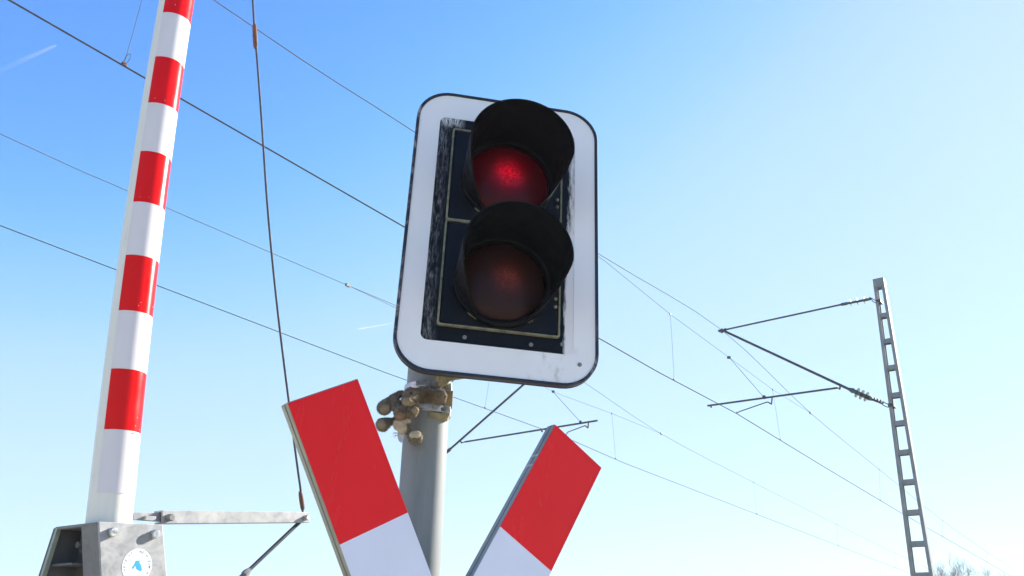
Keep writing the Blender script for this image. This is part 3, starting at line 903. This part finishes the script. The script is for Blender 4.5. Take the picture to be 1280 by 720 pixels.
# where the wires pass their supports
mesP = {'A': 5.418, 'B': LB + .03}
def mlat(t, s):
    base = MA if t == 'A' else MB_
    d = abs(s - SUP); k_ = max(0, 1 - d / 5)
    return base * (1 - k_) + mesP[t] * k_
side = {'A': 'nearer', 'B': 'farther'}
def wire(name, t, P, r, mat, label, cat, group):
    m = MB(); m.tube(smooth(P, 4), r, 7)
    o = m.build(name, mat)
    return tag(o, label, cat, group)
cw = {}; mwr = {}; sw = {}
for t in 'AB':
    P = [trk(s, l, HC) for s, l in contact[t]]
    # straight spans with small kinks: no smoothing
    m = MB(); m.tube(P, (.0068 if t == 'A' else .0054), 8)
    cw[t] = tag(m.build('contact_wire', M['wire']), 'dark level contact wire under the %s' % ('upper rope, thickest wire in the sky' if t == 'A' else 'rope behind the pole, lower of the two level wires'), 'wire', 'contact wires over the tracks')
    P = [trk(s, mlat(t, s), z) for s, z in mess[t]]
    mwr[t] = wire('messenger_wire', t, P, .0045 if t == 'A' else .0040, M['wire_light'], 'thin sagging rope wire %s' % ('hung from the peak of the right mast\'s arm' if t == 'A' else 'hung from the arm behind the grey pole'), 'wire', 'messenger wires over the tracks')
    # stitch wire below the messenger at the support
    s0, s1 = (SUP - 5.65, 17.58)
    if t == 'A': pts = [(s0, mz(t, s0)), (9.4, 6.555), (11.28, 6.446), (SUP, 6.455), (15.4, 6.37), (s1, mz(t, s1))]
    else: pts = [(s0, mz(t, s0)), (9.4, 6.43), (11.3, 6.37), (SUP, 6.395), (15.3, 6.345), (s1, mz(t, s1))]
    stitch_pts = pts
    P = [trk(s, mlat(t, s) * .0 + ((stA if t == 'A' else stB) if s == SUP else MA if t == 'A' else MB_) * (1 if i not in (0, len(pts) - 1) else 0) + (mlat(t, s) if i in (0, len(pts) - 1) else 0), z) for i, (s, z) in enumerate(pts)]
    m = MB(); m.tube(P, .0030, 6)
    sw[t] = tag(m.build('stitch_wire', M['wire_light']), 'short slack wire clamped under the %s' % ('sagging rope at the right mast\'s arm' if t == 'A' else 'sagging rope behind the grey pole'), 'wire', 'stitch wires at the supports')
    for q in (0, -1):
        c = MB(); c.box(P[q], (.028, .075, .04), Matrix((LD, RD, UZ)).transposed()); c.build('clamp', M['arm_tube'], sw[t], .004)
def dropper(t, s0, z0, l0, s1, label, ring_=False):
    A = trk(s0, l0, z0); B = trk(s1, clat(t, s1), HC + .006)
    d = empty('dropper_wire', label, 'dropper wire', B, None, 'dropper wires of the overhead line')
    def pm(mb, nm, mat, par=None):
        o = mb.build(nm, mat, par or d)
        if par is None: o.matrix_parent_inverse = d.matrix_world.inverted()
        else: o.matrix_parent_inverse = d.matrix_world.inverted()
        return o
    m = MB(); m.tube([A, A.lerp(B, .5) + RD * .004, B + UZ * .03], .0022, 6); st_ = pm(m, 'strand', M['wire_light'])
    for P_, z in ((A, 0), (B, .010)):
        c = MB(); c.box(P_ + UZ * z, (.018, .036, .028), Matrix((LD, RD, UZ)).transposed()); o = c.build('clip', M['rust'] if ring_ and P_ == B else M['arm_tube'], d, .004); o.matrix_parent_inverse = d.matrix_world.inverted()
    if ring_:
        c = MB(); cc = B + UZ * .045 - LD * .028
        rt = -LD
        c.tube([cc + (rt * cos(a_) + UZ * sin(a_)) * .038 for a_ in [2 * pi * i / 28 for i in range(29)]], .0022, 6, cap=False)
        o = c.build('loop', M['wire_light'], d); o.matrix_parent_inverse = d.matrix_world.inverted()
    return d
dropper('A', 2.64, mz('A', 2.64), MA, 2.67, 'dropper with a wire loop and rusty clip left of the barrier boom', True)
dropper('A', 11.28, 6.446, MA, 11.46, 'hanging strand right of the traffic light, before the right mast\'s arm')
dropper('A', 15.4, 6.37, MA, 15.65, 'hanging strand just past the steady arm of the right mast')
dropper('A', 22.35, mz('A', 22.35), MA, 22.5, 'hanging strand immediately left of the lattice mast')
dropper('A', 29.0, mz('A', 29.0), MA, 29.2, 'first hanging strand right of the lattice mast, above the bare trees')
dropper('A', 36.0, mz('A', 36.0), MA, 36.2, 'second and faintest hanging strand right of the lattice mast')
dropper('B', 11.3, 6.37, MB_, 11.29, 'hanging strand just below the traffic light, beside the slanting arm tube')
dropper('B', 15.3, 6.345, MB_, 15.6, 'hanging strand above the tip of the right red board')
dropper('B', 22.75, mz('B', 22.75), MB_, 23.1, 'faint hanging strand on the farther wires, below the right mast\'s arm')
dropper('B', 29.7, mz('B', 29.7), MB_, 30.0, 'fainter hanging strand on the farther wires, left of the mast foot')
dropper('B', 36.7, mz('B', 36.7), MB_, 36.9, 'faintest hanging strand on the farther wires, against the mast\'s left edge')
c = MB(); P_ = trk(7.95, LB, mz('B', 7.95)); 

# masts
def mast(l_top, ztop, l_bot_half, label, battens, ldir=1):
    """flat framed mast: two channels joined by battens, tapering; faces along the track"""
    o_l = l_top
    t = empty('catenary_mast', label, 'mast', trk(SUP, o_l, 0), Matrix((-LD, RD, UZ)).transposed(), 'masts of the overhead line')
    htop = .079; hbot = l_bot_half
    def hx(z): return htop + (hbot - htop) * (ztop - z) / ztop
    D = .11
    for sg in (-1, 1):
        m = MB()
        cw_ = .045
        for (ox, ow, oy, od) in ((0, .007, 0, D), (-.5, cw_, -D / 2, .007), (-.5, cw_, D / 2, .007)):
            zs = (0, ztop); b = len(m.v)
            for z in zs:
                xo = sg * hx(z)
                xi = xo - sg * (ow if ox == 0 else cw_)
                for (x, y) in ((xo, oy - od / 2), (xi, oy - od / 2), (xi, oy + od / 2), (xo, oy + od / 2)):
                    m.v.append(V((x - (sg * .0005 if ox else 0), y, z)))
            for i in range(4):
                k2 = (i + 1) % 4; m.face([b + i, b + k2, b + 4 + k2, b + 4 + i])
            m.face([b, b + 1, b + 2, b + 3]); m.face([b + 4, b + 5, b + 6, b + 7])
        m.build('channel', M['mast'], t)
    for z in battens:
        m = MB()
        for sy in (-1, 1):
            m.box((0, sy * (D / 2 - .012), z), (2 * hx(z) - .018, .006, .07))
        m.box((0, 0, z + .036), (2 * hx(z) - .018, D - .03, .004))
        m.build('batten', M['mast'], t)
    m = MB()
    for sy in (-1, 1):
        b = len(m.v); y = sy * (D / 2 + .0045)
        z0_, z1_ = ztop - .145, ztop + .002
        poly = [(-hx(z0_), z0_), (hx(z0_), z0_), (hx(z1_), z1_), (-hx(z1_), z1_)]
        m.prism(poly, (0, y, 0), UX, UZ, UY * .005 * sy)
        for sx_ in (-1, 1):
            m.lathe([(.009, 0), (.009, .006), (0, .006)], (sx_ * .055, y + sy * .005, ztop - .022), UY * sy, 8)
    m.build('top_plate', M['mast'], t)
    return t
topA = sup(1099.3, 349.5)
lA = (lat(sup(1099, 350)) + lat(sup(1153, 720))) / 2
zb_list = [sup(x, y).z for x, y in ((1107, 394.7), (1110, 427), (1114, 460.3), (1118, 494.7), (1121, 530), (1126, 566.4), (1131, 603.4), (1137, 641.3), (1142, 680.4), (1148, 719.6))]
print('mast', topA, lA, zb_list, lat(sup(1139, 720)) - lat(sup(1167, 720)))
dz = zb_list[-2] - zb_list[-1]
zl = zb_list[-1] - dz
while zl > .3: zb_list.append(zl); zl -= .43
hb = (lat(sup(1139, 720)) - lat(sup(1167, 720))) / 2
hbot = .079 + (hb - .079) * topA.z / (topA.z - sup(1153, 720).z)
mast(lA, topA.z, hbot, 'tall grey two channel mast with ladder like battens, right side of the sky', zb_list)
lB_ = 11.74
mast(lB_, 7.3, hbot, 'grey mast of the farther track, hidden behind the round signal post', [7.0 - .43 * i for i in range(16)])

def insulator(A, B, parent, sheds, core=.022, shed_r=.045, ribs=True):
    d = (B - A); L = d.length; ax = d.normalized()
    m = MB(); m.lathe([(.010, 0), (.024, L * .02), (core * 1.05, L * .18), (core * .8, L * .25), (core * .8, L * .78), (core, L * .82), (.020, L * .97), (.010, L)], A, ax, 14)
    ins = m.build('insulator', M['insulator'], parent)
    for t in sheds:
        m = MB(); m.lathe([(core * .7, -.012), (shed_r, .006), (shed_r, .010), (core * .7, .014)], A + d * t, ax, 20); m.build('shed', M['insulator'], ins)
    return ins
def seg(parent, name, A, B, r, mat=None, n=10):
    m = MB(); m.tube([A, B], r, n); return m.build(name, mat or M['arm_tube'], parent)
# arm over the nearer track
ca = empty('cantilever_arm', 'dark braced arm with ribbed insulators reaching left from the lattice mast', 'cantilever arm', (0, 0, 0), None, 'cantilever arms of the masts')
tipA = sup(902.5, 413.5)
seg(ca, 'top_stay', sup(905, 412.5), sup(1052, 380.6), .014)
ia = insulator(sup(1051, 380.8), sup(1089, 373.6), ca, (.32, .54, .76), .024, .058)
m = MB()
e0 = sup(1089, 373.6)
m.tube([e0, sup(1087, 371.5), sup(1097, 377.3), sup(1102, 377.8)], .007, 6); m.tube([e0, sup(1091, 376.5), sup(1096, 379.5), sup(1104, 380)], .007, 6)
m.box(sup(1099.5, 377.5), (.06, .15, .035), Matrix((LD, RD, UZ)).transposed()); m.build('mast_link', M['arm_tube'], ca)
jn = sup(1048.5, 481.3)
m = MB(); m.tube([sup(905, 413.6), sup(1062, 486.8)], [.020, .021], 12); stt = m.build('strut', M['arm_tube'], ca)
m = MB(); m.ball(tipA, (.035, .05, .04)); m.box(tipA + LD * .03 + UZ * .005, (.06, .05, .03), Matrix((LD, RD, UZ)).transposed()); m.ball(sup(906.5, 412), .026); m.build('peak_clamp', M['arm_tube'], ca)
insulator(sup(1060.5, 486), sup(1092, 500), ca, (.34, .52, .70), .040, .078)
m = MB(); m.tube([sup(1091, 499.5), sup(1104, 504.5)], .018, 8)
for t in (.2, .5, .8): m.box(sup(1091, 498.5).lerp(sup(1104, 503), t), (.02, .05, .05), Matrix((LD, RD, UZ)).transposed())
m.tube([sup(1103, 501.5), sup(1107, 504), sup(1114, 507)], .007, 6); m.tube([sup(1103, 506), sup(1108, 508.5), sup(1114, 509.5)], .007, 6)
m.box(sup(1115, 507.5), (.08, .15, .05), Matrix((LD, RD, UZ)).transposed()); m.build('mast_link', M['arm_tube'], ca)
rA, rB = sup(884.5, 507.2), sup(1047, 484.8)
seg(ca, 'registration_tube', rA, rB, .0155)
m = MB(); m.tube([rB, sup(1049.5, 486.2)], .010, 8); m.tube([sup(1049.5, 487), sup(1050.5, 481.5)], .014, 8); m.ball(sup(889, 508.5), .018); m.build('tube_joint', M['arm_tube'], ca)
m = MB(); m.tube([sup(965.3, 496), sup(964.4, 505.3)], .011, 8); m.tube([sup(964.4, 505.3), sup(959.5, 502.3)], .011, 8); m.build('drop_bracket', M['arm_tube'], ca)
cA = trk(SUP, clat('A', SUP), HC + .012)
m = MB(); m.tube([sup(959.5, 502.3), sup(924, 514.6), sup(922, 516), cA + UZ * .02, cA], [.0095, .0085, .0085, .009, .011], 8); m.build('steady_arm', M['arm_tube'], ca)
m = MB(); m.tube([trk(SUP, stA, 6.455), sup(955, 496.8)], .0042, 6)
m.box(sup(911, 446.8), (.05, .04, .035)); m.box(sup(955, 496.5), (.04, .05, .05)); m.build('tube_hanger', M['wire'], ca)
# arm over the farther track
cb = empty('cantilever_arm', 'dark slanting arm with a level tube, between the grey post and the right red board', 'cantilever arm', (0, 0, 0), None, 'cantilever arms of the masts')
tipB = trk(SUP, mesP['B'], 6.93)
low = sup(560.5, 563.3); mid = sup(656, 479.3)
dirB = (mid - low).normalized(); tipB2 = low + dirB * ((lat(tipB) - lat(low)) / dirB.dot(LD))
m = MB(); m.tube([low, tipB2], .021, 12); m.build('strut', M['arm_tube'], cb)
mB = trk(SUP, lB_ - .08, low.z - .22)
ib = insulator(low + dirB * .03, mB, cb, (.30, .5, .7), .034, .062)
m = MB(); m.tube([low + dirB * .06, low + dirB * -.03], .034, 10); m.build('socket', M['arm_tube'], cb)
tB = trk(SUP, lB_ - .08, 7.0)
seg(cb, 'top_stay', tipB2, tipB2.lerp(tB, .78), .011)
insulator(tipB2.lerp(tB, .78), tB, cb, (.32, .54, .76), .017, .042)
m = MB(); m.ball(tipB2, (.035, .05, .04)); m.build('peak_clamp', M['arm_tube'], cb)
seg(cb, 'registration_tube', sup(581, 552.4), sup(747.5, 525.6), .0165)
m = MB(); m.tube([sup(583, 552), sup(577, 553.3)], .011, 8); m.tube([sup(577, 554), sup(575.5, 549.5)], .015, 8); m.ball(sup(677.5, 539), .02); m.build('tube_joint', M['arm_tube'], cb)
m = MB(); m.tube([sup(735.6, 527.8), sup(735, 535)], .012, 8); m.tube([sup(735, 535), sup(731.5, 532)], .012, 8); m.build('drop_bracket', M['arm_tube'], cb)
cB = trk(SUP, clat('B', SUP), HC + .012)
m = MB(); m.tube([sup(731.5, 532), sup(710, 540), cB + UZ * .03, cB], [.0100, .009, .009, .011], 8); m.build('steady_arm', M['arm_tube'], cb)
m = MB(); m.tube([trk(SUP, stB, 6.395), sup(725.5, 527.5)], .0042, 6)
m.box(sup(691.5, 489.5), (.05, .04, .035)); m.box(sup(725.5, 527.8), (.04, .05, .05)); m.build('tube_hanger', M['wire'], cb)
m = MB(); m.ball(sup(615.5, 516.5), .03); 

# ------------------------------------------------------------------ bare trees
def bare_tree(px, py_top, dist, h, label, mat, seed, spread=.5, cat='tree'):
    rnd = random.Random(seed)
    d = ray(px, py_top); hd = V((d.x, d.y, 0)).length
    top = EYE + d * (dist / hd)
    base = V((top.x, top.y, 0)); H = top.z
    t = empty('bare_tree', label, cat, base, None, 'bare trees beyond the track')
    tr_ = MB(); cr = MB()
    tr_.tube([(0, 0, 0), (.05, 0, H * .25), (-.05, .05, H * .5)], [H * .022, H * .017, H * .012], 8)
    def grow(p, dr, ln, r, lvl):
        q = p; pts = [p]; dd = dr.copy()
        for i in range(3):
            dd = (dd + V((rnd.gauss(0, .12), rnd.gauss(0, .12), rnd.gauss(.05, .08)))).normalized()
            q = q + dd * ln / 3; pts.append(q)
        cr.tube(pts, [max(q * r, .006) for q in (1, .85, .7, .5)], 3 if lvl > 2 else 6, cap=False)
        if lvl >= 6: return
        for i in range(3 if lvl < 4 else 4):
            a_ = rnd.uniform(0, 2 * pi); sp_ = rnd.uniform(.3, .3 + spread)
            o_ = dd.orthogonal().normalized(); o_.rotate(Matrix.Rotation(a_, 3, dd))
            nd = (dd * cos(sp_) + o_ * sin(sp_) + V((0, 0, .12))).normalized()
            src = pts[-1] if i == 0 else pts[rnd.choice((1, 2, 3))]
            grow(src, nd, ln * rnd.uniform(.6, .82), r * .58, lvl + 1)
    for q in range(5):
        a_ = 2 * pi * q / 5 + rnd.uniform(-.4, .4)
        z_ = H * rnd.uniform(.3, .5)
        grow(V((0, 0, z_)), V((cos(a_) * .5, sin(a_) * .5, 1)).normalized(), H * .17, H * .008, 1)
    mxz = max(v.z for v in cr.v); k_ = H / mxz
    for v in cr.v: v *= k_
    for v in tr_.v: v *= k_
    tr_.build('trunk', mat, t); cr.build('crown', mat, t)
bare_tree(1184, 692, 92, 14, 'tallest bare tree close to the foot of the lattice mast', M['bark'], 3, .45)
bare_tree(1207, 704, 96, 13, 'bushy tan tree between the two darker bare trees', M['bark_tan'], 11, .7)
bare_tree(1232, 713, 104, 12, 'lowest bare tree, rightmost of the three', M['bark'], 21, .5)

# ------------------------------------------------------------------ condensation trails
def contrail(p0, p1, w0, w1, dist, label, alpha):
    A = EYE + ray(*p0) * dist; B = EYE + ray(*p1) * dist
    d = B - A; L = d.length
    k = NT('condensation trail')
    tc = k.n('ShaderNodeTexCoord'); sp = k.n('ShaderNodeSeparateXYZ'); k.l(tc.outputs['Generated'], sp.inputs[0])
    k.t.nodes.remove(k.b)
    df = k.n('ShaderNodeBsdfDiffuse'); df.inputs[0].default_value = (.9, .9, .9, 1)
    trn = k.n('ShaderNodeBsdfTranslucent'); trn.inputs[0].default_value = (.9, .9, .9, 1)
    ad_ = k.n('ShaderNodeMixShader'); ad_.inputs[0].default_value = .5; k.l(df.outputs[0], ad_.inputs[1]); k.l(trn.outputs[0], ad_.inputs[2])
    tp = k.n('ShaderNodeBsdfTransparent'); mx = k.n('ShaderNodeMixShader')
    lw = k.n('ShaderNodeLayerWeight', Blend=.5)
    soft = k.math('POWER', k.math('SUBTRACT', 1, lw.outputs['Facing']), 1.6)
    nz_ = k.n('ShaderNodeTexNoise', Scale=9, Detail=4); k.l(tc.outputs['Generated'], nz_.inputs['Vector'])
    al_ = k.math('MULTIPLY', k.rng(sp.outputs[0], 0, 1, .12, 1), alpha)
    al_ = k.math('MULTIPLY', k.math('MULTIPLY', al_, soft), k.rng(nz_.outputs['Fac'], .2, .8, .9, 1.1))
    k.l(al_, mx.inputs[0]); k.l(tp.outputs[0], mx.inputs[1]); k.l(ad_.outputs[0], mx.inputs[2]); k.l(mx.outputs[0], k.out.inputs[0])
    m = MB(); n = 24
    m.tube([V((L * i / n, 0, 0)) for i in range(n + 1)], [(w0 + (w1 - w0) * i / n) * dist / F * (1 if 0 < i < n else .2) for i in range(n + 1)], 16, cap=False)
    o = m.build('contrail', k.m)
    x = d.normalized(); y = UZ.cross(x).normalized(); z = x.cross(y)
    mt = Matrix((x, y, z)).transposed().to_4x4(); mt.translation = A
    o.matrix_world = mt
    return tag(o, label, 'contrail', 'condensation trails in the sky')
contrail((-8, 92), (71, 56), 4.0, 1.8, 6000, 'pale condensation trail high at the left, left of the barrier boom', .13)
contrail((502, 402), (447, 411.5), 1.6, 1.2, 6000, 'short pale condensation trail beside the traffic light\'s lower left corner', .24)

# ------------------------------------------------------------------ air
HZ = .0014
k = NT('thin spring haze'); k.t.nodes.remove(k.b)
pv = k.n('ShaderNodeVolumePrincipled'); pv.inputs['Color'].default_value = (.80, .91, 1, 1); pv.inputs['Density'].default_value = HZ
pv.inputs['Anisotropy'].default_value = .2
k.l(pv.outputs[0], k.out.inputs['Volume'])
m = MB(); m.box((20, 60, 11.5), (260, 260, 25)); hz = tag(m.build('haze', k.m), kind='stuff')
# ------------------------------------------------------------------ light
SUN_AZ, SUN_EL = rad(55.5), rad(28)                    # azimuth measured from +Y towards +X
sd = V((sin(SUN_AZ) * cos(SUN_EL), cos(SUN_AZ) * cos(SUN_EL), sin(SUN_EL)))
sl = bpy.data.lights.new('sun', 'SUN'); sl.energy = 4.8; sl.angle = rad(.5); sl.color = (1, .95, .87)
so = bpy.data.objects.new('sun', sl); COL.objects.link(so)
so.rotation_euler = (-sd).to_track_quat('-Z', 'Y').to_euler()
SKY_R = [(0, 0), (.16, .10), (.24, .118), (.38, .335), (.45, .47), (.63, .585), (.8, .63), (1.1, .71), (2.5, 1.1)]
SKY_G = [(0, 0), (.44, .375), (.66, .655), (.775, .755), (.95, .82), (1.1, .86), (1.5, .97), (2.5, 1.3)]
SKY_B = [(0, 0), (.6, .80), (.83, 1.01), (1.2, 1.05), (2.5, 1.35)]
w = bpy.data.worlds.new('World'); S.world = w; w.use_nodes = True
nt = w.node_tree
sk = nt.nodes.new('ShaderNodeTexSky'); sk.sky_type = 'NISHITA'; sk.sun_disc = False
sk.sun_elevation = SUN_EL; sk.sun_rotation = SUN_AZ
sk.altitude = 200; sk.air_density = 1.0; sk.dust_density = .2; sk.ozone_density = 3.0
EXPO, SKY = 1.45, .108
LS = SKY * 2 ** EXPO
bg = nt.nodes['Background']; bg.inputs[1].default_value = SKY
# clear spring sky: deeper blue away from the sun, softer near the horizon
pre = nt.nodes.new('ShaderNodeVectorMath'); pre.operation = 'SCALE'; pre.inputs[3].default_value = LS / 2.5
nt.links.new(sk.outputs[0], pre.inputs[0])
cu = nt.nodes.new('ShaderNodeRGBCurve')
cm = cu.mapping; cm.use_clip = False; cm.extend = 'HORIZONTAL'
def curve(i, pts):
    pts = [(a_ / 2.5, b_ / 2.5) for a_, b_ in pts]
    c = cm.curves[i]
    c.points[0].location = pts[0]; c.points[1].location = pts[-1]
    for p in pts[1:-1]: c.points.new(*p)
    for p in c.points: p.handle_type = 'AUTO_CLAMPED'
curve(0, SKY_R); curve(1, SKY_G); curve(2, SKY_B)
cm.update()
nt.links.new(pre.outputs[0], cu.inputs[1])
post = nt.nodes.new('ShaderNodeVectorMath'); post.operation = 'SCALE'; post.inputs[3].default_value = 2.5 / LS
nt.links.new(cu.outputs[0], post.inputs[0])
nt.links.new(post.outputs[0], bg.inputs[0])
S.view_settings.view_transform = 'Standard'; S.view_settings.look = 'None'
S.view_settings.exposure = EXPO; S.view_settings.gamma = 1
S.render.engine = 'CYCLES'
S.cycles.use_denoising = True
S.cycles.max_bounces = 6
S.cycles.transparent_max_bounces = 12
